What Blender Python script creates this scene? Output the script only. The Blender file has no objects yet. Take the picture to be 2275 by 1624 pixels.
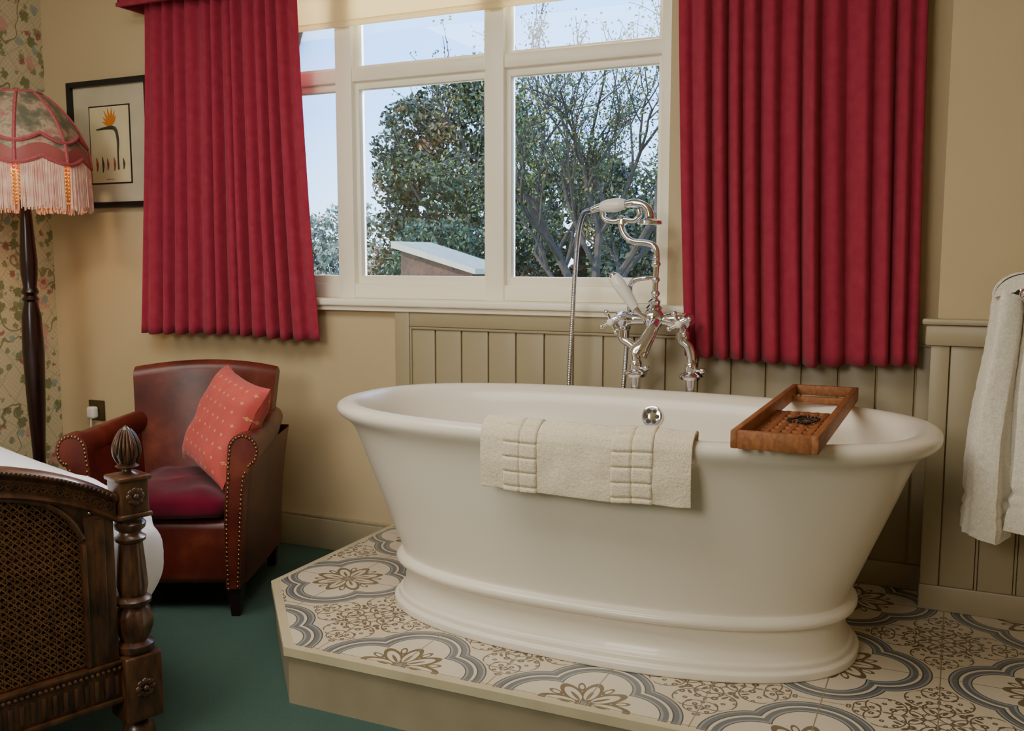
import bpy, bmesh, math, random
from mathutils import Vector, Matrix, noise
random.seed(7)
S=bpy.context.scene
pi=math.pi; sin=math.sin; cos=math.cos
# ------------------------------------------------------------------ mesh builder
def catmull(pts,n=6):
    pts=[Vector(p) for p in pts]
    if len(pts)<3 or n<=1: return pts
    out=[]
    for i in range(len(pts)-1):
        p0=pts[max(i-1,0)];p1=pts[i];p2=pts[i+1];p3=pts[min(i+2,len(pts)-1)]
        for k in range(n):
            t=k/n
            out.append(0.5*((2*p1)+(-p0+p2)*t+(2*p0-5*p1+4*p2-p3)*t*t+(-p0+3*p1-3*p2+p3)*t**3))
    out.append(pts[-1]); return out
class MB:
    def __init__(s): s.v=[];s.f=[];s.m=[];s.sm=[];s.M=None
    def add(s,vs,fs,mi=0,smooth=True):
        o=len(s.v)
        for v in vs:
            v=Vector(v)
            if s.M is not None: v=s.M@v
            s.v.append(v)
        for f in fs: s.f.append([i+o for i in f]); s.m.append(mi); s.sm.append(smooth)
        return s
    def box(s,x0,x1,y0,y1,z0,z1,mi=0,bev=0,seg=2,M=None):
        bm=bmesh.new(); bmesh.ops.create_cube(bm,size=1)
        for v in bm.verts: v.co=Vector(((x0+x1)/2+v.co.x*(x1-x0),(y0+y1)/2+v.co.y*(y1-y0),(z0+z1)/2+v.co.z*(z1-z0)))
        if bev>0: bmesh.ops.bevel(bm,geom=list(bm.edges),offset=min(bev,abs(x1-x0)*.49,abs(y1-y0)*.49,abs(z1-z0)*.49),segments=seg,affect='EDGES',profile=.5)
        bm.verts.index_update()
        vs=[(M@v.co if M else v.co.copy()) for v in bm.verts]
        fs=[[v.index for v in f.verts] for f in bm.faces]; bm.free()
        return s.add(vs,fs,mi,bev>0)
    def lathe(s,prof,c=(0,0,0),seg=32,mi=0,M=None,flute=None):
        vs=[];fs=[];n=len(prof)
        for r,z in prof:
            for k in range(seg):
                a=2*pi*k/seg; rr=max(r,1e-5)
                if flute: rr*=1+flute(a,z)
                p=Vector((rr*cos(a),rr*sin(a),z))
                if M: p=M@p
                vs.append(p+Vector(c))
        for i in range(n-1):
            for k in range(seg):
                k2=(k+1)%seg; fs.append([i*seg+k,i*seg+k2,(i+1)*seg+k2,(i+1)*seg+k])
        fs.append(list(range(seg))[::-1]); fs.append([(n-1)*seg+k for k in range(seg)])
        return s.add(vs,fs,mi)
    def tube(s,path,r,seg=10,n=6,mi=0,cap=True,closed=False):
        P=catmull(path,n); N=len(P)
        if callable(r): R=[r(i) for i in range(N)]
        elif isinstance(r,(list,tuple)):
            R=[]
            for i in range(N):
                t=i/(N-1)*(len(r)-1);k=min(int(t),len(r)-2);R.append(r[k]+(r[k+1]-r[k])*(t-k))
        else: R=[r]*N
        vs=[];fs=[];prev=None
        for i in range(N):
            T=(P[min(i+1,N-1)]-P[max(i-1,0)])
            if T.length<1e-9: T=Vector((0,0,1))
            T.normalize()
            if prev is None:
                a=Vector((0,0,1)) if abs(T.z)<.9 else Vector((1,0,0))
                nx=T.cross(a).normalized()
            else:
                nx=prev-T*prev.dot(T)
                nx=nx.normalized() if nx.length>1e-6 else prev
            prev=nx; ny=T.cross(nx)
            for k in range(seg):
                a=2*pi*k/seg; vs.append(P[i]+(nx*cos(a)+ny*sin(a))*R[i])
        for i in range(N-1):
            for k in range(seg):
                k2=(k+1)%seg; fs.append([i*seg+k,i*seg+k2,(i+1)*seg+k2,(i+1)*seg+k])
        if cap: fs.append(list(range(seg))[::-1]); fs.append([(N-1)*seg+k for k in range(seg)])
        return s.add(vs,fs,mi)
    def grid(s,fn,nu,nv,mi=0,closeu=False,smooth=True):
        vs=[];fs=[]
        for j in range(nv+1):
            for i in range(nu if closeu else nu+1): vs.append(fn(i/nu,j/nv))
        w=nu if closeu else nu+1
        for j in range(nv):
            for i in range(nu):
                i2=(i+1)%w; fs.append([j*w+i,j*w+i2,(j+1)*w+i2,(j+1)*w+i])
        return s.add(vs,fs,mi,smooth)
    def sph(s,c,r,seg=12,mi=0,sc=(1,1,1)):
        prof=[(sin(pi*i/seg),-cos(pi*i/seg)) for i in range(seg+1)]
        vs=[];fs=[]
        for a,z in prof:
            for k in range(seg):
                t=2*pi*k/seg; vs.append(Vector(c)+Vector((max(a,1e-4)*cos(t)*r*sc[0],max(a,1e-4)*sin(t)*r*sc[1],z*r*sc[2])))
        for i in range(seg):
            for k in range(seg):
                k2=(k+1)%seg; fs.append([i*seg+k,i*seg+k2,(i+1)*seg+k2,(i+1)*seg+k])
        return s.add(vs,fs,mi)
    def prism(s,pts,h0,h1,mi=0,axis='z'):
        n=len(pts)
        def q(p,h):
            return (p[0],p[1],h) if axis=='z' else ((p[0],h,p[1]) if axis=='y' else (h,p[0],p[1]))
        vs=[q(p,h0) for p in pts]+[q(p,h1) for p in pts]
        fs=[list(range(n))[::-1],[n+i for i in range(n)]]+[[i,(i+1)%n,n+(i+1)%n,n+i] for i in range(n)]
        return s.add(vs,fs,mi,False)
def empty(name,loc,rz=0,label=None,cat=None,group=None):
    e=bpy.data.objects.new(name,None); e.location=loc; e.rotation_euler=(0,0,rz); e.empty_display_size=.1
    S.collection.objects.link(e)
    if label: e['label']=label
    if cat: e['category']=cat
    if group: e['group']=group
    return e
def obj(name,mb,mats,parent=None,world=False,label=None,cat=None,group=None,kind=None,angle=40,solid=0,keep=False,sub=0):
    if not isinstance(mats,(list,tuple)): mats=[mats]
    vs=mb.v; org=Vector((0,0,0))
    if parent is not None and world:
        M=Matrix.Translation(parent.location)@Matrix.Rotation(parent.rotation_euler[2],4,'Z')
        Mi=M.inverted(); vs=[Mi@v for v in vs]
    if parent is None and not keep:
        lo=[min(v[i] for v in vs) for i in range(3)];hi=[max(v[i] for v in vs) for i in range(3)]
        org=Vector(((lo[0]+hi[0])/2,(lo[1]+hi[1])/2,lo[2])); vs=[v-org for v in vs]
    me=bpy.data.meshes.new(name); me.from_pydata([tuple(v) for v in vs],[],mb.f)
    for m in mats: me.materials.append(m)
    me.polygons.foreach_set('material_index',mb.m); me.polygons.foreach_set('use_smooth',mb.sm)
    me.update(); 
    bm=bmesh.new(); bm.from_mesh(me); bmesh.ops.recalc_face_normals(bm,faces=bm.faces); bm.to_mesh(me); bm.free()
    try: me.set_sharp_from_angle(angle=math.radians(angle))
    except Exception: pass
    o=bpy.data.objects.new(name,me); o.location=org; S.collection.objects.link(o)
    if parent is not None: o.parent=parent
    if label: o['label']=label
    if cat: o['category']=cat
    if group: o['group']=group
    if kind: o['kind']=kind
    if solid:
        md=o.modifiers.new('thick','SOLIDIFY'); md.thickness=solid; md.offset=0
    if sub:
        md=o.modifiers.new('sub','SUBSURF'); md.levels=sub; md.render_levels=sub
    return o
# ------------------------------------------------------------------ node helpers
class X:
    def __init__(s,t,sock): s.t=t; s.k=sock
    def _m(s,op,b=None,c=None):
        n=s.t.nodes.new('ShaderNodeMath'); n.operation=op
        s.t.links.new(s.k,n.inputs[0])
        for i,q in ((1,b),(2,c)):
            if q is None: continue
            if isinstance(q,X): s.t.links.new(q.k,n.inputs[i])
            else: n.inputs[i].default_value=q
        return X(s.t,n.outputs[0])
    def __add__(s,b): return s._m('ADD',b)
    __radd__=__add__
    def __sub__(s,b): return s._m('SUBTRACT',b)
    def __rsub__(s,b): return s._m('MULTIPLY',-1)._m('ADD',b)
    def __mul__(s,b): return s._m('MULTIPLY',b)
    __rmul__=__mul__
    def __truediv__(s,b): return s._m('DIVIDE',b)
    def abs(s): return s._m('ABSOLUTE')
    def mod(s,b): return s._m('FLOORED_MODULO',b)
    def min(s,b): return s._m('MINIMUM',b)
    def max(s,b): return s._m('MAXIMUM',b)
    def lt(s,b): return s._m('LESS_THAN',b)
    def gt(s,b): return s._m('GREATER_THAN',b)
    def sin(s): return s._m('SINE')
    def cos(s): return s._m('COSINE')
    def sqrt(s): return s._m('SQRT')
    def atan2(s,b): return s._m('ARCTAN2',b)
def hyp(a,b): return (a*a+b*b).sqrt()
def newmat(name):
    m=bpy.data.materials.new(name); m.use_nodes=True
    t=m.node_tree; b=t.nodes['Principled BSDF']; return m,t,b
def coords(t,kind='Object'):
    tc=t.nodes.new('ShaderNodeTexCoord'); sp=t.nodes.new('ShaderNodeSeparateXYZ'); t.links.new(tc.outputs[kind],sp.inputs[0])
    return tc.outputs[kind],X(t,sp.outputs[0]),X(t,sp.outputs[1]),X(t,sp.outputs[2])
def lin(c):
    return tuple((x/12.92 if x<=.04045 else ((x+.055)/1.055)**2.4) for x in c)
def C(r,g,b): return lin((r/255,g/255,b/255))+(1,)
def mixc(t,fac,a,b):
    n=t.nodes.new('ShaderNodeMix'); n.data_type='RGBA'
    if isinstance(fac,X): t.links.new(fac.k,n.inputs[0])
    elif isinstance(fac,(int,float)): n.inputs[0].default_value=fac
    else: t.links.new(fac,n.inputs[0])
    for i,q in ((6,a),(7,b)):
        if isinstance(q,tuple): n.inputs[i].default_value=q
        else: t.links.new(q,n.inputs[i])
    return n.outputs[2]
def ntex(t,co,scale,detail=3,rough=.5):
    n=t.nodes.new('ShaderNodeTexNoise'); n.inputs['Scale'].default_value=scale; n.inputs['Detail'].default_value=detail; n.inputs['Roughness'].default_value=rough
    if co is not None: t.links.new(co,n.inputs['Vector'])
    return n.outputs[0]
def bump(t,b,h,strength=.3,dist=.01):
    n=t.nodes.new('ShaderNodeBump'); n.inputs['Strength'].default_value=strength; n.inputs['Distance'].default_value=dist
    t.links.new(h.k if isinstance(h,X) else h,n.inputs['Height']); t.links.new(n.outputs[0],b.inputs['Normal'])
def ramp(t,fac,stops,const=False):
    n=t.nodes.new('ShaderNodeValToRGB'); cr=n.color_ramp
    if const: cr.interpolation='CONSTANT'
    while len(cr.elements)<len(stops): cr.elements.new(.5)
    for e,(p,c) in zip(cr.elements,stops): e.position=p; e.color=c
    t.links.new(fac.k if isinstance(fac,X) else fac,n.inputs[0]); return n.outputs[0]
def simple(name,c,rough=.6,metal=0,c2=None,ns=8,bs=None,bstr=.2,bd=.003,spec=.5,coat=0,sheen=0):
    m,t,b=newmat(name)
    co,x,y,z=coords(t)
    c2=c2 or tuple(list(v*.85 for v in c[:3])+[1])
    nf=ntex(t,co,ns,4)
    r=ramp(t,nf,[(.3,c2),(.7,c)])
    t.links.new(r,b.inputs['Base Color'])
    b.inputs['Roughness'].default_value=rough; b.inputs['Metallic'].default_value=metal
    b.inputs['Specular IOR Level'].default_value=spec
    b.inputs['Coat Weight'].default_value=coat; b.inputs['Sheen Weight'].default_value=sheen
    if bs: bump(t,b,ntex(t,co,bs,3),bstr,bd)
    return m
def wood(name,c1,c2,scale=(1,8,1),rough=.4,coat=0,ns=12):
    m,t,b=newmat(name); co,x,y,z=coords(t)
    mp=t.nodes.new('ShaderNodeMapping'); t.links.new(co,mp.inputs[0]); mp.inputs['Scale'].default_value=scale
    nf=ntex(t,mp.outputs[0],ns,6,.6)
    t.links.new(ramp(t,nf,[(.3,c1),(.7,c2)]),b.inputs['Base Color'])
    b.inputs['Roughness'].default_value=rough; b.inputs['Coat Weight'].default_value=coat
    bump(t,b,nf,.25,.002); return m
# ------------------------------------------------------------------ materials
M_wall=simple('wall paint',C(202,182,144),.8,c2=C(197,177,138),ns=3,bs=350,bstr=.08,bd=.001)
M_panel=simple('panel paint',C(168,155,124),.42,c2=C(163,150,119),ns=3,bs=60,bstr=.05,bd=.001)
M_frame=simple('window paint',C(254,248,226),.35,c2=C(253,244,220),ns=4)
M_ceil=simple('ceiling paint',C(238,230,210),.9)
M_curt=simple('crimson wool',C(162,54,74),.95,c2=C(150,45,65),ns=30,bs=600,bstr=.25,bd=.001,sheen=.1,spec=.1)
M_tub=simple('enamel white',C(240,232,216),.27,c2=C(237,229,212),ns=2,coat=.2)
M_chrome=simple('chrome',C(238,238,240),.07,metal=1,c2=C(232,232,236))
M_hose=simple('flexible chrome hose',C(215,215,218),.22,metal=1,c2=C(205,205,208))
M_porc=simple('porcelain',C(250,246,238),.15)
M_black=simple('black metal',C(22,22,24),.35)
M_gold=simple('antique brass studs',C(150,122,80),.3,metal=1)
M_velvet=simple('wine velvet',C(108,10,42),.9,c2=C(64,3,24),ns=7,sheen=.2,spec=.1)
M_darkwood=simple('ebonised wood',C(45,20,16),.25,c2=C(28,12,10),ns=20)
M_white=simple('white cotton',C(244,243,246),.85,c2=C(236,236,242),ns=5,bs=40,bstr=.1,bd=.003)
M_mat=simple('cream terry',C(243,232,206),1,c2=C(222,209,178),ns=200,bs=350,bstr=.5,bd=.004,sheen=.2,spec=.1)
M_bark=simple('bark',C(74,58,42),.9,c2=C(46,38,28))
M_pink=simple('pink braid',C(190,98,100),.8,c2=C(164,76,82),ns=120,bs=300,bstr=.5)
M_fringe=simple('fringe silk',C(240,208,184),.7,c2=C(216,156,140),ns=24)
M_bead=simple('amber beads',C(225,165,80),.3)
def blindmat():
    m,t,b=newmat('blind fabric'); co,x,y,z=coords(t)
    b.inputs['Base Color'].default_value=C(248,236,200); b.inputs['Roughness'].default_value=.9
    tr=t.nodes.new('ShaderNodeBsdfTranslucent'); tr.inputs[0].default_value=C(250,236,196)
    mx=t.nodes.new('ShaderNodeMixShader'); mx.inputs[0].default_value=.5
    o=t.nodes['Material Output']; t.links.new(b.outputs[0],mx.inputs[1]); t.links.new(tr.outputs[0],mx.inputs[2]); t.links.new(mx.outputs[0],o.inputs[0]); return m
M_blind=blindmat()
def leather():
    m,t,b=newmat('oxblood leather'); co,x,y,z=coords(t)
    nf=ntex(t,co,5,5,.6); t.links.new(ramp(t,nf,[(.3,C(62,18,13)),(.52,C(98,36,24)),(.74,C(136,68,42))]),b.inputs['Base Color'])
    b.inputs['Roughness'].default_value=.36; b.inputs['Specular IOR Level'].default_value=.5
    bump(t,b,ntex(t,co,150,3),.12,.001); return m
M_leather=leather()
M_oak=wood('carved walnut',C(36,20,11),C(92,58,33),(3,3,1),.34,.2,14)
M_cane=wood('cane',C(80,50,28),C(126,86,50),(1,1,1),.5,0,40)
M_teak=wood('teak',C(124,74,38),C(172,110,62),(10,1,6),.55,0,10)
def carpet():
    m,t,b=newmat('green carpet'); co,x,y,z=coords(t)
    a=mixc(t,ntex(t,co,260,2),C(56,82,74),C(90,114,104))
    t.links.new(mixc(t,X(t,ntex(t,co,2.5,3))*.4,a,C(54,76,70)),b.inputs['Base Color'])
    b.inputs['Roughness'].default_value=1; b.inputs['Specular IOR Level'].default_value=.1
    bump(t,b,ntex(t,co,500,2),.6,.005); return m
M_carpet=carpet()
def tiles():
    m,t,b=newmat('patterned encaustic tile'); co,x,y,z=coords(t)
    fx=x.mod(.5)-.25; fy=(y+.25).mod(.5)-.25
    ax=fx.abs(); ay=fy.abs()
    d=hyp(ax-.095,ay).min(hyp(ax,ay-.095))-.138
    dn=(d+.08)*(1/.1)
    def q(v): return (v+.08)/.1
    cream=C(218,207,186); cream2=C(213,200,176); blue=C(94,102,112); dk=C(52,54,60); lb=C(142,147,148); br=C(104,86,60)
    base=ramp(t,dn,[(0,cream),(q(-.054),dk),(q(-.051),lb),(q(-.045),blue),(q(-.032),cream),(q(-.0245),dk),(q(-.0205),blue),(q(-.009),lb),(q(-.0035),dk),(q(0),cream2)],True)
    r=hyp(fx,fy); th=fy.atan2(fx); tm=(th+pi/8).mod(pi/4)-pi/8
    lx=r*tm.cos(); ly=r*tm.sin()
    e=hyp((lx-.058)*(1/.047),ly*(1/.0195))
    pet=(e-1).abs().lt(.2).max(r.lt(.010)).max(hyp((lx-.045)*(1/.024),ly*(1/.0045)).lt(1))
    tm2=th.mod(pi/4)-pi/8; l2x=r*tm2.cos(); l2y=r*tm2.sin()
    pet=pet.max((hyp((l2x-.088)*(1/.017),l2y*(1/.0075))-1).abs().lt(.28))
    ins=d.lt(-.055)
    lotus=pet*ins
    col=mixc(t,lotus,base,br)
    sx=.25-ax; sy=.25-ay
    p1=sx.max(sy); p2=sx.min(sy)
    out=d.gt(.006)
    msk=(hyp(p1-.062,p2)-.034).abs().lt(.0021)
    msk=msk.max((hyp(p1-.11,p2-.03)-.045).abs().lt(.0019)).max((hyp(p1-.03,p2-.03)-.03).abs().lt(.0019)).max((hyp(p1-.15,p2-.01)-.03).abs().lt(.0017))
    for (u,v,rr) in [(.052,.052,.0095),(.094,.02,.009),(.085,.06,.008),(.03,.0,.008),(.14,.015,.007),(.07,.03,.0065),(.115,.045,.006),(.17,.02,.006),(.068,.0,.006),(.125,.0,.0055),(.19,.004,.006),(.105,.07,.005),(.03,.022,.005)]:
        dd=hyp(p1-u,p2-v); msk=msk.max(dd.lt(rr)*dd.gt(rr*.3))
    for (u,v,ang,la,lw) in [(.048,.014,.5,.011,.0042),(.082,.042,-.6,.011,.0042),(.105,.0,0.,.012,.004),(.128,.032,.7,.010,.004),(.156,.008,-.4,.010,.0038),(.066,.064,.8,.010,.004)]:
        ca,sa=cos(ang),sin(ang); xx=(p1-u)*ca+(p2-v)*sa; yy=(p2-v)*ca-(p1-u)*sa
        msk=msk.max(hyp(xx*(1/la),yy*(1/lw)).lt(1))
    col=mixc(t,msk*out,col,C(92,74,58))
    gx=((x+.0015).mod(.25)).lt(.003); gy=((y+.0015).mod(.25)).lt(.003)
    g=gx.max(gy)
    col=mixc(t,g,col,C(132,120,98))
    col=mixc(t,X(t,ntex(t,co,6,4))*.25,col,C(180,164,136))
    t.links.new(col,b.inputs['Base Color']); b.inputs['Roughness'].default_value=.24
    bump(t,b,X(t,ntex(t,co,12,3))*.3-g,.25,.002)
    return m
M_tile=tiles()
def wallpaper():
    m,t,b=newmat('floral wallpaper'); co,x,y,z=coords(t)
    base=mixc(t,X(t,ntex(t,co,3)),C(204,193,160),C(190,177,142))
    u=(y+z)*7; v=(y-z)*7
    lat=(((u+(v*2.0).sin()*.12).mod(1)-.5).abs().lt(.03)).max(((v+(u*2).sin()*.12).mod(1)-.5).abs().lt(.03))
    small=((u*6).mod(1)-.5).abs().lt(.08).max(((v*6).mod(1)-.5).abs().lt(.08))
    col=mixc(t,small*.5,base,C(222,212,184))
    col=mixc(t,lat*.6,col,C(168,162,130))
    def blobs(scale,th,c,col,off,k=.85):
        mp=t.nodes.new('ShaderNodeMapping'); t.links.new(co,mp.inputs[0]); mp.inputs['Location'].default_value=(off,off*2,off)
        vo=t.nodes.new('ShaderNodeTexVoronoi'); vo.inputs['Scale'].default_value=scale; t.links.new(mp.outputs[0],vo.inputs['Vector'])
        nn=X(t,ntex(t,co,scale*5,4,.7)); f=(X(t,vo.outputs['Distance'])+nn*.6).lt(th)
        return mixc(t,f*k,col,c)
    stem=((X(t,ntex(t,co,4,2))-.5).abs()).lt(.006)
    col=mixc(t,stem*.8,col,C(112,112,72))
    col=blobs(12,.60,C(104,112,68),col,1.3)
    col=blobs(18,.58,C(128,130,92),col,3.3)
    col=blobs(7,.53,C(200,150,138),col,4.1)
    col=blobs(10,.49,C(136,158,152),col,7.7)
    col=blobs(12,.47,C(150,84,88),col,9.7)
    t.links.new(col,b.inputs['Base Color']); b.inputs['Roughness'].default_value=.75; return m
M_paper=wallpaper()
def cushionmat():
    m,t,b=newmat('coral jacquard'); co,x,y,z=coords(t)
    u=x*24; v=y*24
    row=v._m('FLOOR'); u2=u+row.mod(2)*.5
    a=(u2.mod(1)-.5).abs(); c=(v.mod(1)-.5).abs()
    f=(a+c).lt(.15)*((a-c).abs().gt(.03)).max((a+c).lt(.04))
    base=mixc(t,X(t,ntex(t,co,8)),C(186,66,62),C(202,86,78))
    t.links.new(mixc(t,f,base,C(226,172,104)),b.inputs['Base Color']); b.inputs['Roughness'].default_value=.7; b.inputs['Sheen Weight'].default_value=.2
    bump(t,b,ntex(t,co,300,2),.2,.001); return m
M_cush=cushionmat()
def shademat():
    m,t,b=newmat('brocade shade'); co,x,y,z=coords(t)
    n1=ntex(t,co,16,4,.6); br=ramp(t,n1,[(.38,C(104,104,86)),(.5,C(142,132,108)),(.56,C(184,164,138)),(.66,C(166,114,106))])
    th=y.atan2(x); sc=(th*4).sin().abs()*.035
    low=(z-1.60-sc).lt(0)
    t.links.new(mixc(t,low,br,C(160,84,80)),b.inputs['Base Color']); b.inputs['Roughness'].default_value=.55
    bump(t,b,n1,.2,.003)
    return m
M_shade=shademat()
def towelmat():
    m,t,b=newmat('white terry towel'); co,x,y,z=coords(t)
    t.links.new(ramp(t,ntex(t,co,180,3),[(.3,C(234,225,204)),(.65,C(252,247,234))]),b.inputs['Base Color']); b.inputs['Roughness'].default_value=1; b.inputs['Sheen Weight'].default_value=.2; b.inputs['Specular IOR Level'].default_value=.1
    bump(t,b,ntex(t,co,240,4,.6),.5,.004); return m
M_towel=towelmat()
def leafmat(name,c1,c2,c3,ns=.9,lo=.56):
    m,t,b=newmat(name); co,x,y,z=coords(t)
    n1=ntex(t,co,ns,3); n2=ntex(t,co,9,2); n3=ntex(t,co,2.2,3)
    a=ramp(t,n2,[(.35,c1),(.65,c2)])
    a=mixc(t,ramp(t,n3,[(.42,(.75,.75,.75,1)),(.6,(0,0,0,1))]),a,tuple([v*.45 for v in c1[:3]]+[1]))
    f=ramp(t,n1,[(lo,(0,0,0,1)),(lo+.12,(1,1,1,1))])
    t.links.new(mixc(t,f,a,c3),b.inputs['Base Color']); b.inputs['Roughness'].default_value=.6
    return m
L1=leafmat('autumn foliage',C(34,48,18),C(74,86,32),C(128,82,30),.7,.58)
L2=leafmat('bush foliage',C(44,64,34),C(86,108,58),C(76,98,48))
L3=leafmat('sparse foliage',C(76,90,32),C(120,124,46),C(142,118,46))
L4=leafmat('hedge foliage',C(34,50,26),C(64,78,38),C(80,74,36))
L5=leafmat('pale distant foliage',C(150,152,118),C(184,180,140),C(190,172,130))  # distance haze put into the pale leaf colours
def glassmat():
    m=bpy.data.materials.new('window glass'); m.use_nodes=True; t=m.node_tree; t.nodes.clear()
    o=t.nodes.new('ShaderNodeOutputMaterial'); mx=t.nodes.new('ShaderNodeMixShader'); tr=t.nodes.new('ShaderNodeBsdfTransparent'); gl=t.nodes.new('ShaderNodeBsdfGlossy'); gl.inputs['Roughness'].default_value=.01
    fr=t.nodes.new('ShaderNodeFresnel'); fr.inputs[0].default_value=1.6
    t.links.new(fr.outputs[0],mx.inputs[0]); t.links.new(tr.outputs[0],mx.inputs[1]); t.links.new(gl.outputs[0],mx.inputs[2]); t.links.new(mx.outputs[0],o.inputs[0]); return m
M_glass=glassmat()
M_side=simple('platform side paint',C(160,148,121),.5)
M_edge=simple('platform edge trim',C(202,190,156),.4)
M_grass=simple('grass',C(70,95,45),.9)
M_mount=simple('picture mount',C(206,196,168),.8)
M_print=simple('print paper',C(232,216,172),.8)
M_stem=simple('print stem',C(70,66,50),.8)
M_orange=simple('print orange',C(222,128,40),.8)
M_red=simple('print red',C(170,70,40),.8)
# ------------------------------------------------------------------ room shell
WY=3.17; XL=-3.83; XR=1.5; YB=-1.8; ZC=2.6
mb=MB(); ox0,ox1,oz0,oz1=-2.9,-.90,1.03,2.35
mb.box(XL-.1,ox0,WY,WY+.25,0,ZC); mb.box(ox1,XR,WY,WY+.25,0,ZC); mb.box(ox0,ox1,WY,WY+.25,0,oz0); mb.box(ox0,ox1,WY,WY+.25,oz1,ZC)
obj('wall_back',mb,M_wall,keep=True,kind='structure')
mb=MB().box(XL-.1,XL,YB,WY,0,ZC); obj('wall_left',mb,M_paper,keep=True,kind='structure')
mb=MB().box(XR,XR+.1,YB,WY+.25,0,ZC); obj('wall_right',mb,M_wall,keep=True,kind='structure')
mb=MB().box(XL-.1,XR+.1,YB-.1,YB,0,ZC); obj('wall_front',mb,M_wall,keep=True,kind='structure')
mb=MB().box(-.055,XR,3.01,WY,.0,ZC); obj('wall_chimney',mb,M_wall,keep=True,kind='structure')
mb=MB().box(XL-.1,XR+.1,YB-.1,WY+.25,ZC,ZC+.1); obj('ceiling',mb,M_ceil,keep=True,kind='structure')
mb=MB().box(XL-.1,XR+.1,YB-.1,WY+.25,-.1,0); obj('floor',mb,M_carpet,keep=True,kind='structure')
mb=MB(); pl=[(-1.585,1.982),(XR,1.982),(XR,3.17),(-1.954,3.17),(-1.954,2.386)]
mb.prism(pl,0,.15,0)
po=[(-1.592,1.972),(XR,1.972),(XR,3.17),(-1.964,3.17),(-1.964,2.380)]
mb.prism(po,.135,.1585,1)
pi_=[(-1.577,1.996),(XR,1.996),(XR,3.17),(-1.940,3.17),(-1.940,2.392)]
mb.prism(pi_,.10,.16,2)
obj('floor_platform',mb,[M_side,M_edge,M_tile],keep=True,kind='structure')
mb=MB().box(XL,-1.955,3.15,WY,0,.125,0,.004).box(XL,-1.955,3.155,WY,.125,.14,0,.004); obj('baseboard_left',mb,M_panel,keep=True,kind='structure')
mb=MB().box(-1.95,-.056,3.148,WY,.16,.24,0,.004); obj('baseboard_back',mb,M_panel,keep=True,kind='structure')
mb=MB().box(-.072,XR,2.992,3.01,.16,.235,0,.004); obj('baseboard_right',mb,M_panel,keep=True,kind='structure')
mb=MB()
x=-1.905; 
while x<-.06:
    mb.box(x+.003,min(x+.109,-.058),3.158,WY,.24,.93,0,.003,2); x+=.112
mb.box(-1.965,-1.90,3.145,WY,.16,.99,0,.005); mb.box(-1.90,-.056,3.146,WY,.93,.989,0,.005); mb.box(-1.90,-1.893,3.150,WY,.24,.93,0,.002); mb.box(-1.90,-.056,3.15,WY,.92,.93,0,.003)
obj('trim_1',mb,M_panel,keep=True,kind='structure')
mb=MB()
mb.box(-.070,-.02,2.996,3.01,.235,.94,0,.003)
x=-.017
while x<XR-.1:
    mb.box(x,x+.09,2.998,3.01,.235,.94,0,.003); mb.box(x+.0915,x+.0985,2.998,3.01,.235,.94,0,.003); x+=.1
mb.box(-.085,XR,2.985,3.01,.94,1.0,0,.006); mb.box(-.095,XR,2.975,3.01,1.0,1.018,0,.006)
mb.box(-.07,-.0555,3.0,3.145,.16,1.0,0,.003)
obj('trim_2',mb,M_panel,keep=True,kind='structure')
# window
mb=MB()
def fb(x0,x1,z0,z1,y0=3.215,y1=3.275,b=.004): mb.box(x0,x1,y0,y1,z0,z1,0,b)
fb(ox0,-.885,1.032,1.09,3.204,3.283); fb(ox0,-.885,2.31,2.348,3.204,3.283)
for a,b in [(-2.90,-2.82),(-2.255,-2.18),(-1.60,-1.525),(-.94,-.88)]: fb(a,b,1.031,2.349,3.198,3.286)
fb(ox0+.01,-.89,1.87,1.92,3.206,3.281)
cols=[(-2.82,-2.255),(-2.18,-1.60),(-1.525,-.94)]
for a,b in cols:
    for z0,z1 in [(1.09,1.87),(1.92,2.31)]:
        w=.017
        fb(a-.002,a+w,z0-.002,z1+.002,3.225,3.265,.003);fb(b-w,b+.002,z0-.002,z1+.002,3.225,3.265,.003);fb(a+w*.5,b-w*.5,z0-.002,z0+.03 if z0<1.5 else z0+.012,3.2262,3.2638,.003);fb(a+w*.5,b-w*.5,z1-.028,z1+.002,3.2262,3.2638,.003)
        mb.box(a+.01,b-.01,3.248,3.25,z0+.01,z1-.01,1)
obj('window_1',mb,[M_frame,M_glass],keep=True,kind='structure')
mb=MB().box(-2.899,-.901,3.16,3.24,1.004,1.032,0,.002).box(-2.95,-.80,3.118,3.169,1.004,1.032,0,.008,3).box(-2.93,-.82,3.135,3.169,.985,1.004,0,.005)
obj('trim_3',mb,M_frame,keep=True,kind='structure')
# blind
e=empty('roller_blind',(-1.87,3.185,2.07),label='cream fabric roller blind drawn up at the window head',cat='blind')
mb=MB().box(-2.86,-.91,3.179,3.181,2.09,2.31); obj('blind_fabric',mb,M_blind,e,world=True)
mb=MB().box(-2.86,-.91,3.174,3.186,2.072,2.096,0,.004); obj('bottom_bar',mb,M_blind,e,world=True)
mb=MB().tube([(-2.86,3.176,2.315),(-.91,3.176,2.315)],.02,seg=16,n=1); obj('blind_roll',mb,M_blind,e,world=True)
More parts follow.
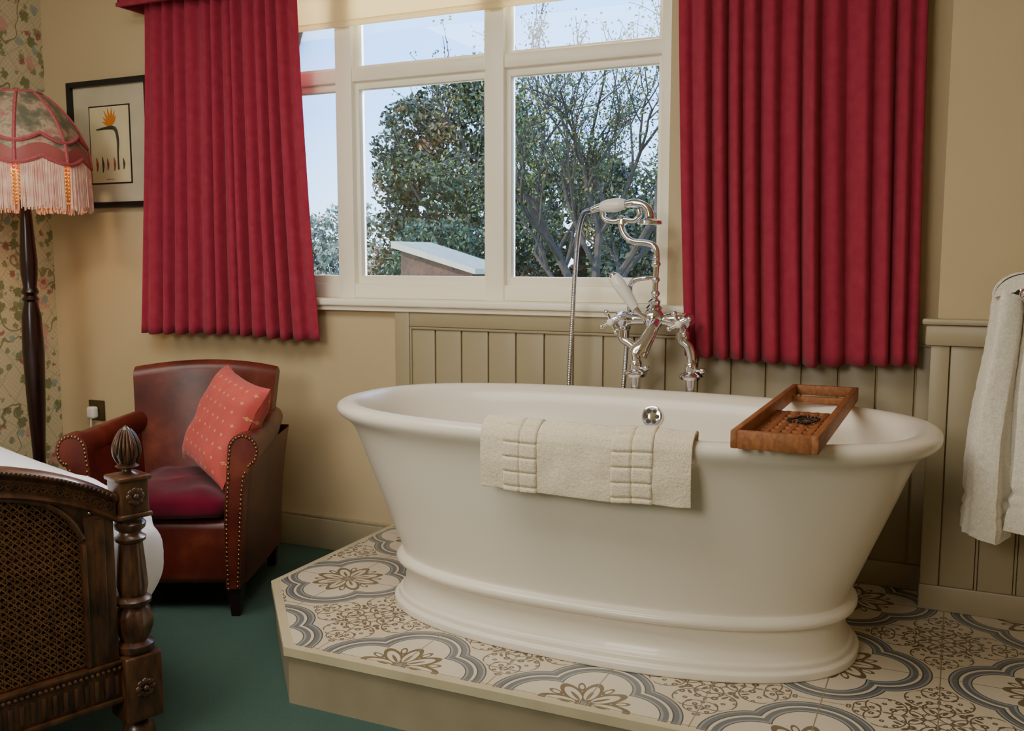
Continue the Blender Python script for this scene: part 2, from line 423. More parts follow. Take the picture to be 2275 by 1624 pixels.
# ------------------------------------------------------------------ curtains
def curtain(name,xl0,xr0,xl1,xr1,z1,nf,seed,label):
    mb=MB(); z0=2.34
    def fn(u,v):
        uw=u+.014*sin(u*8+seed)+.008*sin(u*19+seed*2)+.003*sin(u*37+seed)*v
        ph=2*pi*nf*uw+ .45*sin(v*2.0+u*6+seed)
        A=.032+.018*min(1,v*1.5)+.008*sin(u*17+seed)*v
        f=.5+.5*cos(ph); f=f**.85
        f=f*(.85+.15*sin(ph*.37+seed))
        ed=min(1,min(u,1-u)*22); f=f*ed+.35*(1-ed)
        xl=xl0+(xl1-xl0)*v**1.4; xr=xr0+(xr1-xr0)*v**1.4
        x=xl+(xr-xl)*u+.009*sin(ph+1.2)*(.3+.7*v)*min(1,u*12)*min(1,(1-u)*12)
        y=3.104-f*A-.006*sin(ph*.5+seed)-.004*v
        z=z0+(z1-z0)*v -.006*sin(u*7+seed)*v-.007*f*v
        return (x,y,z)
    mb.grid(fn,nf*24,40)
    return obj(name,mb,M_curt,label=label,cat='curtain',group='crimson window curtains',solid=.005,angle=80)
curtain('curtain',-3.115,-2.355,-3.20,-2.275,.875,13,1.3,'short crimson pleated curtain beside the framed botanical print')
curtain('curtain',-.862,-.127,-.812,-.107,.868,12,4.1,'short crimson pleated curtain hanging behind the bath taps')
mb=MB(); mb.box(-3.20,-.06,3.018,3.03,2.215,2.42,0,.004).box(-3.20,-3.188,3.018,3.165,2.215,2.42,0,.004).box(-3.20,-.06,3.02,3.165,2.408,2.42,0,.004).box(-3.204,-.06,3.012,3.02,2.215,2.232,0,.003)
obj('pelmet',mb,M_curt,label='crimson fabric pelmet box above the window curtains',cat='pelmet')
mb=MB().tube([(-3.185,3.09,2.345),(-.065,3.09,2.345)],.008,n=1); obj('curtain_rail',mb,M_chrome,label='slim metal curtain rail inside the pelmet',cat='curtain rail')
# ------------------------------------------------------------------ bathtub
TC=Vector((-.875,2.555,.16)); NSE=2.5
def se(t,a,b,n=NSE):
    c,s_=cos(t),sin(t); return (a*math.copysign(abs(c)**(2/n),c),b*math.copysign(abs(s_)**(2/n),s_))
outer=[(0,.672,.350),(.001,.676,.354),(.003,.677,.355),(.020,.677,.355),(.022,.676,.354),(.023,.664,.342),(.025,.663,.341),(.036,.663,.341),(.040,.662,.340),(.041,.654,.332),(.043,.652,.330),(.052,.649,.327),(.062,.645,.322),(.075,.642,.319),(.11,.639,.316),(.120,.639,.316),(.122,.640,.317),(.123,.653,.330),(.129,.666,.343),(.140,.672,.348),(.151,.666,.343),(.157,.655,.332),(.158,.648,.325),(.162,.648,.325),
 (.20,.663,.331),(.245,.683,.340),(.30,.704,.350),(.38,.738,.366),(.46,.770,.381),(.51,.789,.391),(.535,.802,.398),(.552,.818,.408),(.562,.838,.420),(.572,.851,.427),(.585,.857,.431),(.598,.853,.428),(.606,.840,.420),(.610,.822,.408),(.607,.803,.394),(.598,.788,.380),(.58,.775,.366),(.53,.752,.345),(.42,.715,.316),(.30,.672,.285),(.20,.61,.250),(.15,.53,.21),(.125,.42,.155),(.115,.25,.09),(.112,.02,.01)]
mb=MB(); NT=160
def tubfn(u,v):
    q=outer[round(v*(len(outer)-1))]; n=NSE-.12*max(0,1-q[0]/.5)
    p=se(2*pi*u,q[1],q[2],n); return (p[0],p[1],q[0])
mb.grid(tubfn,NT,len(outer)-1,closeu=True)
e=empty('bathtub',TC,label='freestanding white double-ended bathtub on a moulded plinth base',cat='bathtub')
mb.f.append(list(range(len(mb.v)-NT,len(mb.v)))); mb.m.append(0); mb.sm.append(True)
obj('tub_shell',mb,M_tub,e,angle=60,sub=1)
Ry=Matrix.Rotation(pi/2-.22,4,'X'); OG=(.012,.341,.533)
mb=MB().lathe([(.001,.004),(.010,.004),(.028,.006),(.033,.004),(.035,0),(.035,-.016),(.001,-.016)][::-1],OG,28,0,Ry)
for k in range(6):
    a=k*pi/3; p=Ry@Vector((.019*cos(a),.019*sin(a),.0058)); mb.lathe([(.001,0),(.0068,0),(.0068,.002),(.001,.002)],(OG[0]+p.x,OG[1]+p.y,OG[2]+p.z),12,1,Ry)
obj('overflow_grille',mb,[M_chrome,M_black],e,label='round chrome overflow grille')
# ------------------------------------------------------------------ bath mat
def front_y(x,off=0):
    a=.857+off; b=.431+off
    return -b*(1-min(.999,abs(x/a))**NSE)**(1/NSE)
mb=MB()
prof=[(.085,.50),(.078,.54),(.070,.575),(.060,.600),(.045,.615),(.028,.620),(.012,.614),(.000,.604),(-.006,.588),(-.007,.57),(-.008,.53),(-.006,.49),(-.004,.468),(-.003,.460)]
pv=[Vector((a,b)) for a,b in prof]; L=[0]
for i in range(1,len(pv)): L.append(L[-1]+(pv[i]-pv[i-1]).length)
def pat(s):
    for i in range(1,len(L)):
        if s<=L[i]+1e-9:
            k=(s-L[i-1])/(L[i]-L[i-1]); return pv[i-1].lerp(pv[i],k), (pv[i]-pv[i-1]).normalized()
    return pv[-1],(pv[-1]-pv[-2]).normalized()
LT=L[-1]; x0,x1=-.195,.337
def matfn(u,v):
    s=v*LT; p,tn=pat(s); nrm=Vector((tn.y,-tn.x))
    if nrm.dot(Vector((-1,.6)))<0: nrm=-nrm
    xx=x0+(x1-x0)*u
    h=.0
    for a,b in ((.12,.29),(.645,.835)):
        if a<u<b:
            fu=((u-a)/(b-a)*2)%1; fv=((LT-s-.012)/.036)%1
            w=min(fu,1-fu)*.048; w2=min(fv,1-fv)*.036; dmin=min(w,w2)
            h=-.004+ .009*min(1,max(0,dmin-.001)/.004)**.6
    if not h: h=.0030*noise.noise(Vector((xx*18,s*18,0)))
    h+=.0006*noise.noise(Vector((xx*140,s*140,2)))
    wav=.006*sin(xx*15)*max(0,(v-.6))*2 + .005*noise.noise(Vector((xx*5,s*6,3)))
    y=front_y(xx,0)+p.x+nrm.x*(h+.008)-abs(wav)*.8
    return (xx,y,p.y+nrm.y*(h+.008)+.004*noise.noise(Vector((xx*9,0,s*2))))
mb.grid(matfn,280,140)
mb.v=[v+TC for v in mb.v]
obj('bath_mat',mb,M_mat,label='cream terry bath mat with raised squares draped over the tub rim',cat='bath mat',solid=.008,angle=80)
# ------------------------------------------------------------------ bath caddy
e=empty('bath_caddy',(-.35,2.53,.771),label='teak bath tray with slotted base resting across the tub',cat='bath tray')
mb=MB(); X0,X1,Y0,Y1=-.447,-.258,2.10,2.965; Z0,Z1=.771,.812
mb.box(X0,X0+.016,Y0,Y1,Z0,Z1,0,.003).box(X1-.016,X1,Y0,Y1,Z0,Z1,0,.003)
mb.box(X0+.015,X1-.015,Y0+.001,Y0+.02,Z0,Z1-.001,0,.002).box(X0+.015,X1-.015,Y1-.02,Y1-.001,Z0+.012,Z1,0,.003)
mb.box(X0+.015,X1-.015,Y1-.10,Y1-.085,Z0,Z0+.018,0,.002)
obj('tray_frame',mb,M_teak,e,world=True)
mb=MB()
by0,by1=Y0+.02,2.62
for i in range(7):
    a=X0+.015+i*(X1-X0-.042)/6
    mb.box(a,a+.012,by0,by1,Z0+.004,Z0+.012,0,.001)
for j in range(11):
    yy=by0+(by1-by0-.026)*j/10
    mb.box(X0+.015,X1-.015,yy,yy+.026,Z0+.003,Z0+.011,0,.001)
obj('slotted_base',mb,M_teak,e,world=True)
mb=MB()
for k in range(30):
    a=2*pi*k/30; mb.sph((-.34+.032*cos(a)+.006*sin(3*a),2.45+.05*sin(a),.7885+.001*sin(2*a)),.0034,8)
for k in range(18):
    a=2*pi*k/18; mb.sph((-.332+.018*cos(a),2.44+.03*sin(a),.788),.0032,6)
obj('bracelet',mb,M_black,label='dark beaded bracelet lying in the bath tray',cat='bracelet')
# ------------------------------------------------------------------ mixer tap
DX=.014
e=empty('bath_mixer_tap',(-.89+DX,3.012,.16),label='chrome freestanding bath shower mixer with cross handles and hose',cat='bath tap')
def T(name,mb,mats=M_chrome,parent=e,label=None):
    mb.v=[v+Vector((DX,0,0)) for v in mb.v]; return obj(name,mb,mats,parent,world=True,label=label,angle=50)
def T2(name,mb,mats,par):
    mb.v=[v+Vector((DX,0,0))-Vector(e.location) for v in mb.v]; return obj(name,mb,mats,par,angle=50)
TY=3.012
def standpipe(x,top):
    mb=MB(); mb.lathe([(.03,.16),(.03,.168),(.017,.175),(.017,.80),(.036,.803),(.040,.812),(.034,.820),(.020,.826),(.021,.838),(.021,.85),(.016,.857)],(x,TY,0),24)
    mb.tube([(x,TY,.85),(x,TY,.875),(x+(top-x)*.3,TY,.905),(top,TY,.925),(top,TY,.94)],.015,14,6)
    mb.lathe([(.013,.93),(.022,.932),(.022,.955),(.016,.958),(.016,.975),(.020,.985)],(top,TY,0),20)
    mb.tube([(x,TY,.832),(x+.035,TY-.01,.832)],.005,8,1); mb.sph((x+.04,TY-.012,.832),.011,10)
    return mb
T('standpipe',standpipe(-.97,-1.015)); T('standpipe',standpipe(-.785,-.815))
mb=MB(); mb.tube([(-1.035,TY,.99),(-1.0,TY,.99),(-.97,TY,.99),(-.93,TY,.99),(-.89,TY,.99),(-.85,TY,.99),(-.785,TY,.99)],[.022,.028,.018,.018,.018,.018,.028,.022],18,5)
mb.sph((-.91,TY-.005,.995),.036,18,sc=(1,1,1.05)); mb.lathe([(.02,1.02),(.028,1.03),(.018,1.04),(.021,1.05),(.012,1.06)],(-.91,TY,0),20)
for xx in (-1.018,-.802):
    mb.tube([(xx,TY,.99),(xx,TY-.045,.985)],[.026,.02],16,4)
T('tap_body',mb)
def cross(xx):
    mb=MB(); yy=TY-.062; z=.983
    mb.tube([(xx,TY-.04,.985),(xx,yy-.008,z)],[.013,.011],14,4)
    for k in range(4):
        a=pi/4*.6+k*pi/2; dx,dz=cos(a)*.036,sin(a)*.036
        mb.tube([(xx,yy,z),(xx+dx,yy,z+dz)],[.006,.006],8,2); mb.sph((xx+dx,yy,z+dz),.0095,10)
    return mb
for xx in (-1.035,-.81):
    h=T('cross_handle',cross(xx))
    T2('handle_cap',MB().lathe([(.001,0),(.012,0),(.012,.006),(.009,.010),(.001,.011)],(xx,TY-.068,.983),16,0,Matrix.Rotation(pi/2,4,'X')),M_porc,h)
mb=MB(); mb.tube([(-.90,TY-.02,.985),(-.90,TY-.05,.965),(-.91,TY-.07,.935),(-.925,TY-.085,.905),(-.935,TY-.09,.885)],[.02,.019,.020,.024,.030,.032],18,6)
T('spout',mb)
mb=MB(); mb.tube([(-.91,TY,1.05),(-.908,TY,1.12),(-.905,TY,1.19),(-.912,TY,1.225),(-.94,TY,1.238),(-.985,TY,1.243),(-1.012,TY,1.262),(-1.028,TY,1.30),(-1.02,TY,1.325)],.0098,14,8)
for zz,rr in ((1.075,.015),(1.12,.014),(1.17,.016),(1.19,.013)): mb.sph((-.907,TY,zz),rr,12,sc=(1,1,.8))
mb.tube([(-.907,TY,1.125),(-.94,TY-.01,1.125),(-.975,TY-.01,1.118),(-.99,TY-.01,1.10)],[.006,.008,.009,.007],10,5)
T('riser_pipe',mb)
mb=MB(); mb.tube([(-1.09,TY,1.345),(-1.085,TY,1.318),(-1.05,TY,1.308),(-1.02,TY,1.315),(-.985,TY,1.31),(-.965,TY,1.325),(-.968,TY,1.345)],.0085,10,6)
mb.lathe([(.010,1.295),(.016,1.30),(.012,1.315)],(-1.022,TY,0),16)
T('handset_cradle',mb)
hs=T('shower_handset',MB().tube([(-1.13,TY,1.345),(-1.11,TY,1.352),(-1.09,TY,1.356),(-1.05,TY,1.36),(-1.015,TY,1.362),(-.985,TY,1.365),(-.955,TY,1.36),(-.935,TY,1.34),(-.93,TY,1.315)],[.010,.012,.014,.012,.012,.015,.012,.014,.016],14,6))
T2('handset_grip',MB().tube([(-1.097,TY,1.355),(-1.075,TY,1.358),(-1.05,TY,1.36),(-1.03,TY,1.362),(-1.012,TY,1.362)],[.015,.021,.023,.021,.015],18,6),M_porc,hs)
T2('spray_head',MB().lathe([(.014,1.325),(.02,1.314),(.038,1.308),(.040,1.298),(.036,1.295),(.001,1.296)],(-.93,TY,0),28),M_chrome,hs)
def hose(path):
    P=catmull(path,110); return MB().tube(P,lambda i:.0075+.0007*(1 if i%3 else -1),10,1)
T('shower_hose',hose([(-1.13,TY,1.345),(-1.155,TY,1.337),(-1.172,TY,1.29),(-1.182,TY,1.2),(-1.192,TY,1.03),(-1.205,TY,.75),(-1.20,TY,.5),(-1.12,TY+.02,.36),(-1.04,TY+.02,.5),(-1.022,TY+.03,.75),(-1.01,TY+.03,.93),(-1.005,TY+.03,.98),(-1.0,TY+.02,1.05),(-.99,TY-.01,1.10)]),M_hose)
lv=T('diverter_lever',MB().tube([(-.925,TY-.03,1.0),(-.945,TY-.04,1.012),(-.962,TY-.045,1.03),(-.985,TY-.046,1.065),(-1.01,TY-.048,1.10),(-1.036,TY-.05,1.135),(-1.041,TY-.05,1.142)],[.009,.008,.012,.010,.010,.013,.004],12,4))
T2('lever_grip',MB().tube([(-.960,TY-.045,1.028),(-.985,TY-.046,1.065),(-1.01,TY-.048,1.10),(-1.033,TY-.05,1.13)],[.014,.018,.021,.022,.018],18,5),M_porc,lv)
# ------------------------------------------------------------------ armchair
CO=(-2.357,2.319,0); CR=math.radians(25)
ch=empty('armchair',CO,CR,label='oxblood leather tub armchair with brass studded arms and velvet seat',cat='armchair')
KX=.88
def CH(name,mb,mats,par=None,**k):
    mb.v=[Vector((v.x*KX,v.y,v.z)) for v in mb.v]; return obj(name,mb,mats,par or ch,**k)
CH('seat_base',MB().box(-.275,.275,.01,.58,.10,.32,0,.03,4),M_leather)
def puffbox(w,d,h,z,cx,cy,p=5,q=3,wr=0):
    def fn(u,v):
        a=2*pi*u; b_=-pi/2+pi*v
        c=abs(cos(b_))**(2/q); s_=math.copysign(abs(sin(b_))**(2/q),sin(b_))
        x_,y_=se(a,w,d,p); px,py,pz=x_*c,y_*c,h*s_
        if wr: pz+=noise.noise(Vector((px*wr,py*wr,pz*wr)))*.012
        return (cx+px,cy+py,z+pz)
    return fn
CH('seat_cushion',MB().grid(puffbox(.238,.258,.054,.366,0,.245,8,3.4,9),96,28,closeu=True),M_velvet,angle=180,label='wine velvet seat cushion')
mb=MB(); nu=40
def bk(u,v,front):
    s_=u*2-1; w=.255+.05*v
    z=.28+(.50-.02*s_*s_)*v
    y=.49+.085*v-.075*s_*s_*(1-.2*v)
    t=.035*(1-.1*v)
    return (s_*w,y+(-t if front else t),z)
def bkf(u,v):
    if v<.45: return bk(u,v/.45,True)
    if v<.55:
        k=(v-.45)/.10; a=Vector(bk(u,1,True)); b_=Vector(bk(u,1,False)); p=a.lerp(b_,k); p.z+=.022*sin(pi*k); return tuple(p)
    return bk(u,1-(v-.55)/.45,False)
mb.grid(bkf,nu,60)
for col in (0,nu):
    mb.f.append([j*(nu+1)+col for j in range(61)]); mb.m.append(0); mb.sm.append(False)
CH('backrest',mb,M_leather,angle=50)
def arm(sg):
    mb=MB()
    def sp(u,v):
        a=2*pi*u
        cx,cy=se(a,.036,.275,6); z=.10+.45*v
        return (sg*(.262+.042*v**2)+cx*(1+.1*v),.295+cy,z)
    mb.grid(sp,40,12,closeu=True)
    path=[(sg*.318,.012,.562),(sg*.316,.15,.564),(sg*.306,.32,.570),(sg*.285,.46,.578),(sg*.272,.545,.585)]
    mb.tube(path,[.054,.050,.046,.042,.040],22,6)
    out=[]
    for a_,b_ in [(.238,.10),(.236,.2),(.238,.32),(.246,.42),(.254,.50),(.258,.55)]: out.append((a_,b_))
    for k in range(1,14):
        a=pi-pi*k/11*1.12; out.append((.318+.060*cos(a),.562+.060*sin(a)))
    for a_,b_ in [(.345,.515),(.325,.48),(.315,.42),(.306,.32),(.298,.2),(.29,.10)]: out.append((a_,b_))
    pts=[(sg*a_,b_) for a_,b_ in out]
    if sg<0: pts=pts[::-1]
    mb.prism(pts,-.022,.03,0,'y')
    a_=CH('arm',mb,M_leather,angle=50)
    ms=MB(); P=[Vector((p[0],0,p[1])) for p in pts]; acc=0; step=.0155
    for i in range(len(P)-1):
        seg_=(P[i+1]-P[i]); l=seg_.length; t=acc
        while t<l:
            q=P[i]+seg_*(t/l)
            cc=Vector((sg*.318,0,.562)) if q.z>.5 else Vector((sg*(.268),0,q.z))
            inward=(cc-q).normalized(); ms.sph((q.x+inward.x*.009,-.023,q.z+inward.z*.009),.0055,8,sc=(1,.7,1)); t+=step
        acc=t-l
    CH('nailhead_trim',ms,M_gold,a_,label='antique brass nailhead trim')
arm(1); arm(-1)
def leg(x,y):
    mb=MB(); vs=[]
    for z,r in ((0,.016),(.105,.026)):
        vs+=[(x-r,y-r,z),(x+r,y-r,z),(x+r,y+r,z),(x-r,y+r,z)]
    mb.add(vs,[[3,2,1,0],[4,5,6,7],[0,1,5,4],[1,2,6,5],[2,3,7,6],[3,0,4,7]],0,False); CH('leg',mb,M_darkwood)
for x,y in ((.265,.012),(-.265,.012),(.25,.54),(-.25,.54)): leg(x,y)
# cushion
mb=MB(); hw=.187
def pil(sgn):
    def fn(u,v):
        a=u*2-1;b_=v*2-1
        k=1-.09*(1-a*a)*abs(b_)**3; k2=1-.09*(1-b_*b_)*abs(a)**3
        t=.07*(max(0,(1-a**4))*max(0,(1-b_**4)))**.55
        return (a*hw*k2,b_*hw*k,sgn*t+.007*noise.noise(Vector((a*3,b_*3,sgn))))
    return fn
mb.grid(pil(1),36,36).grid(pil(-1),36,36)
o=obj('cushion',mb,M_cush,keep=True,label='coral patterned square cushion propped in the leather armchair',cat='cushion',angle=180)
R_=Vector((.906,.423,0)); Fv=Vector((-.423,.906,0)); Z_=Vector((0,0,1))
wv=(R_*.58-Fv*.74-Z_*.13).normalized(); uv=(R_*.42+Fv*.18+Z_*.92); uv=(uv-wv*uv.dot(wv)).normalized(); nv_=wv.cross(uv)
Mx=Matrix((wv,uv,nv_)).transposed().to_4x4(); Mx.translation=Vector((-2.325,2.595,.607)); o.matrix_world=Mx
# ------------------------------------------------------------------ floor lamp
lp=empty('floor_lamp',(-3.47,2.75,0),label='turned dark wood floor lamp with fringed pink brocade shade',cat='floor lamp')
mb=MB().lathe([(.15,0),(.155,.012),(.145,.03),(.09,.045),(.04,.06),(.03,.09)],seg=40); obj('lamp_base',mb,M_darkwood,lp)
mb=MB().lathe([(.028,.08),(.024,.14),(.032,.20),(.022,.24),(.026,.4),(.036,.6),(.042,.80),(.038,.95),(.026,1.01),(.034,1.02),(.024,1.035),(.034,1.05),(.026,1.07),(.032,1.12),(.034,1.18),(.026,1.3),(.019,1.42),(.022,1.44),(.015,1.46),(.014,1.62)],seg=28); obj('lamp_pole',mb,M_darkwood,lp)
NR=8
def shr(v):
    z=1.855-.30*v
    r=.06+.19*(sin(min(1,v)*pi/2))**.72
    return r,z
def shfn(u,v):
    a=2*pi*u; r,z=shr(v); k=abs(cos(a*NR/2))
    r*=1-.035*(1-k**2); 
    zz=z+(0 if v<.8 else (v-.8)/.2*.03*(1-k))
    return (r*cos(a),r*sin(a),zz)
mb=MB().grid(shfn,128,30,closeu=True); sh=obj('lamp_shade',mb,M_shade,lp,solid=.003,angle=80)
mb=MB()
for k in range(NR):
    a=2*pi*(k)/NR; mb.tube([((shr(v)[0]+.004)*cos(a),(shr(v)[0]+.004)*sin(a),shr(v)[1]) for v in [i/12 for i in range(13)]],.007,6,1)
def ringp(v,dz): 
    P=[]
    for i in range(129):
        u=i/128; p=shfn(u,v); k=abs(cos(2*pi*u*NR/2)); P.append((p[0]*1.015,p[1]*1.015,p[2]+dz*(1-k)))
    return P
mb.tube(ringp(.72,.035),.008,6,1); mb.tube(ringp(1,0),.008,6,1); mb.tube(ringp(.03,0),.006,6,1)
obj('shade_braid',mb,M_pink,sh,label='pink braid along shade ribs and scallops')
mb=MB()
for i in range(900):
    u=i/900+random.uniform(-.0008,.0008); p=shfn(u,1); k=abs(cos(2*pi*u*NR/2)); L_=.175+random.uniform(-.01,.01)+.02*(1-k)
    if k>.96: continue
    bx=random.uniform(-.006,.006); by=random.uniform(-.006,.006); rr=random.uniform(.985,1.01)
    mb.tube([(p[0]*rr,p[1]*rr,p[2]),(p[0]*rr+bx,p[1]*rr+by,p[2]-L_)],[.0026,.0030],4,1)
obj('shade_fringe',mb,M_fringe,sh,kind='stuff',label='long pale pink silk fringe')
mb=MB()
for i in range(84):
    a=2*pi*i/84
    for j in range(10): mb.sph((.222*cos(a),.222*sin(a),1.55-j*.0145),.0062,6)
obj('shade_beads',mb,M_bead,sh,kind='stuff',label='amber glass bead strings')
pl_=bpy.data.lights.new('lamp bulb','POINT'); pl_.energy=6; pl_.color=(1,.72,.42); pl_.shadow_soft_size=.04
lo=bpy.data.objects.new('lamp_bulb',pl_); lo.location=(0,0,1.68); lo.parent=lp; S.collection.objects.link(lo)
# ------------------------------------------------------------------ picture
pc=empty('framed_picture',(-3.42,3.155,1.41),label='black framed botanical print of a crane flower on the wall',cat='picture')
x0,x1,z0,z1=-3.665,-3.175,1.41,1.965; fw_=.026
mb=MB().box(x0,x0+fw_,3.14,3.169,z0,z1,0,.004).box(x1-fw_,x1,3.14,3.169,z0,z1,0,.004).box(x0+.002,x1-.002,3.1405,3.169,z0,z0+fw_,0,.004).box(x0+.002,x1-.002,3.1405,3.169,z1-fw_,z1,0,.004)
obj('frame',mb,M_black,pc,world=True)
mb=MB().box(x0+.02,x1-.02,3.158,3.168,z0+.02,z1-.02); obj('mount',mb,M_mount,pc,world=True)
mb=MB(); a0,a1,b0,b1=-3.545,-3.30,1.515,1.855
mb.box(a0,a1,3.1555,3.160,b0,b1,4); mb.box(a0+.006,a1-.006,3.154,3.158,b0+.006,b1-.006,0)
yy=3.153
mb.tube([(-3.375,yy,1.575),(-3.375,yy,1.64),(-3.372,yy,1.70),(-3.382,yy,1.745),(-3.41,yy,1.758),(-3.50,yy,1.752)],[.004,.004,.006,.008,.009,.002],6,5,1)
for ang,l in ((48,.06),(62,.075),(78,.085),(95,.09),(112,.085),(130,.07),(148,.06)):
    a=math.radians(ang+8); bx,bz=-3.41,1.762; nx_,nz_=-sin(a),cos(a)
    mb.add([(bx,yy,bz),(bx+cos(a)*l*.5+nx_*.007,yy-.001,bz+sin(a)*l*.5+nz_*.007),(bx+cos(a)*l,yy,bz+sin(a)*l),(bx+cos(a)*l*.5-nx_*.007,yy-.001,bz+sin(a)*l*.5-nz_*.007)],[[0,1,2,3]],2,False)
for xx,c,hh in ((-3.505,3,.06),(-3.47,1,.07),(-3.44,3,.05),(-3.40,3,.06),(-3.345,1,.05)):
    mb.tube([(xx,yy,1.60-hh/2),(xx+.004,yy,1.60),(xx-.002,yy,1.60+hh/2)],[.0015,.006,.001],6,4,c)
mb.tube([(-3.45+i*.006,yy,1.535+(.002 if i%2 else -.001)) for i in range(9)],.0007,4,2,1)
obj('print',mb,[M_print,M_stem,M_orange,M_red,M_black],pc,world=True)
# ------------------------------------------------------------------ socket
so=empty('wall_socket',(-3.59,3.16,.445),label='bronze wall socket with a white plug in it',cat='socket')
M_bronze=simple('bronze plate',C(92,76,50),.4,metal=.6)
obj('socket_plate',MB().box(-3.64,-3.545,3.160,3.17,.443,.537,0,.003),M_bronze,so,world=True)
obj('plug',MB().box(-3.622,-3.575,3.125,3.162,.455,.51,0,.012,4),M_porc,so,world=True)
obj('plug_cable',MB().tube([(-3.60,3.135,.457),(-3.602,3.135,.42),(-3.62,3.14,.3),(-3.60,3.145,.15),(-3.59,3.12,.012)],.0035,8,8),M_porc,so,world=True)
# ------------------------------------------------------------------ bed
BO=(-1.745,1.615,0); BR=math.radians(72)
bd=empty('bed',BO,BR,label='carved walnut bed with cane panel footboard and turned posts',cat='bed')
mb=MB(); mb.box(-1.47,-.04,-.02,.02,.155,.255,0,.006).box(-1.46,-.045,-.027,-.018,.247,.257,0,.003).box(-1.46,-.045,-.027,-.018,.153,.167,0,.003)
for i in range(110): mb.sph((-.05-i*.0128,-.024,.238),.0052,6)
for i in range(60): mb.box(-.062-i*.0235,-.052-i*.0235,-.025,-.018,.175,.222,0,.003)
fb_=obj('footboard',mb,M_oak,bd)
BW=1.5
def arch(t):
    s_=min(t,1-t)*BW
    return .645+.130*(1-math.exp(-s_/.20))*(1+.15*min(1,s_/.7))
mb=MB()
def rail(u,v):
    x=-.04-u*(BW-.08); zt=arch(u)
    sec=[(-.024,-.062),(-.030,-.055),(-.024,-.048),(-.020,-.045),(-.020,-.018),(-.024,-.014),(-.032,-.008),(-.032,.0),(-.024,.006),(0,.009),(.022,.004),(.024,-.062)]
    i=int(round(v*len(sec)))%len(sec); y,z=sec[i]; return (x,y,zt+z)
mb.grid(rail,80,12)
for i in range(80):
    u=(i+.5)/80; x=-.05-u*(BW-.1); z=arch((-.04-x)/(BW-.08))-.0315
    P=[]
    for k in range(12):
        a=k/11*1.6*2*pi; r=.0105*(1-k/14); P.append((x+r*cos(a)*(1 if i%2 else -1),-.0215,z+r*sin(a)))
    mb.tube(P,.0028,5,2)
for i in range(150):
    u=(i+.5)/150; x=-.05-u*(BW-.1); mb.sph((x,-.032,arch((-.04-x)/(BW-.08))-.004),.0042,6)
obj('top_rail',mb,M_oak,fb_)
mb=MB(); mb.box(-.115,-.045,-.018,.018,.25,.61,0,.005); mb.box(-.122,-.112,-.026,.0,.26,.55,0,.004); mb.box(-.092,-.068,-.022,-.01,.27,.60,0,.004)
mb.box(-1.46,-1.39,-.018,.018,.25,.61,0,.005)
def ptop(x): 
    t=(-.04-x)/(BW-.08); s_=min(t,1-t)*BW-.075
    return arch(t)-.06-(.085*math.exp(-max(0,s_)/.035))
def infill(u,v):
    x=-.10-u*(BW-.2); z0_=ptop(x); z1_=arch((-.04-x)/(BW-.08))-.05
    return (x,-.012,z0_+(z1_-z0_)*v)
mb.grid(infill,80,2); mb.tube([(-.118-u*(BW-.236),-.018,ptop(-.118-u*(BW-.236))) for u in [i/80 for i in range(81)]],.007,8,1)
obj('panel_stile',mb,M_oak,fb_)
mb=MB()
xa,xb,za=-BW+.115,-.118,.26
def strip(p,q,w,y):
    d=Vector(q)-Vector(p)
    if d.length<1e-4: return
    n=Vector((d.y,-d.x)).normalized()*w
    a,b_=Vector(p),Vector(q)
    mb.add([(a.x+n.x,y,a.y+n.y),(a.x-n.x,y,a.y-n.y),(b_.x-n.x,y,b_.y-n.y),(b_.x+n.x,y,b_.y+n.y)],[[0,1,2,3]],0,False)
st=.0160
def clipline(fun,t0,t1,n=60):
    ins=[]
    for i in range(n+1):
        t=t0+(t1-t0)*i/n; x,z=fun(t)
        if xa<=x<=xb and z>=za and z<=ptop(x): ins.append((x,z))
    return (ins[0],ins[-1]) if len(ins)>1 else None
x=xa
while x<xb:
    strip((x,za),(x,ptop(x)),.0010,-.002); strip((x+.0045,za),(x+.0045,ptop(x)),.0010,-.002); x+=st
z=za
while z<.78:
    for dz in (0,.0045):
        r_=clipline(lambda t:(t,z+dz),xa,xb,300)
        if r_: strip(r_[0],r_[1],.0010,-.004)
    z+=st
for sg in (1,-1):
    c=-2.2
    while c<1.0:
        r_=clipline(lambda t:(t,sg*(t-xa)+c+.9),xa,xb,700)
        if r_: strip(r_[0],r_[1],.0013,-.006 if sg>0 else -.008)
        c+=st
obj('cane_panel',mb,M_cane,fb_,label='woven cane panel')
mb=MB().grid(lambda u,v:(-.10-u*(BW-.2),.014,.24+(arch((.06+u*(BW-.2))/(BW-.08))-.04-.24)*v),60,2); obj('dark_cane_backing',mb,M_darkwood,fb_,solid=.006)  # dark sheet added behind the cane so its holes look shaded
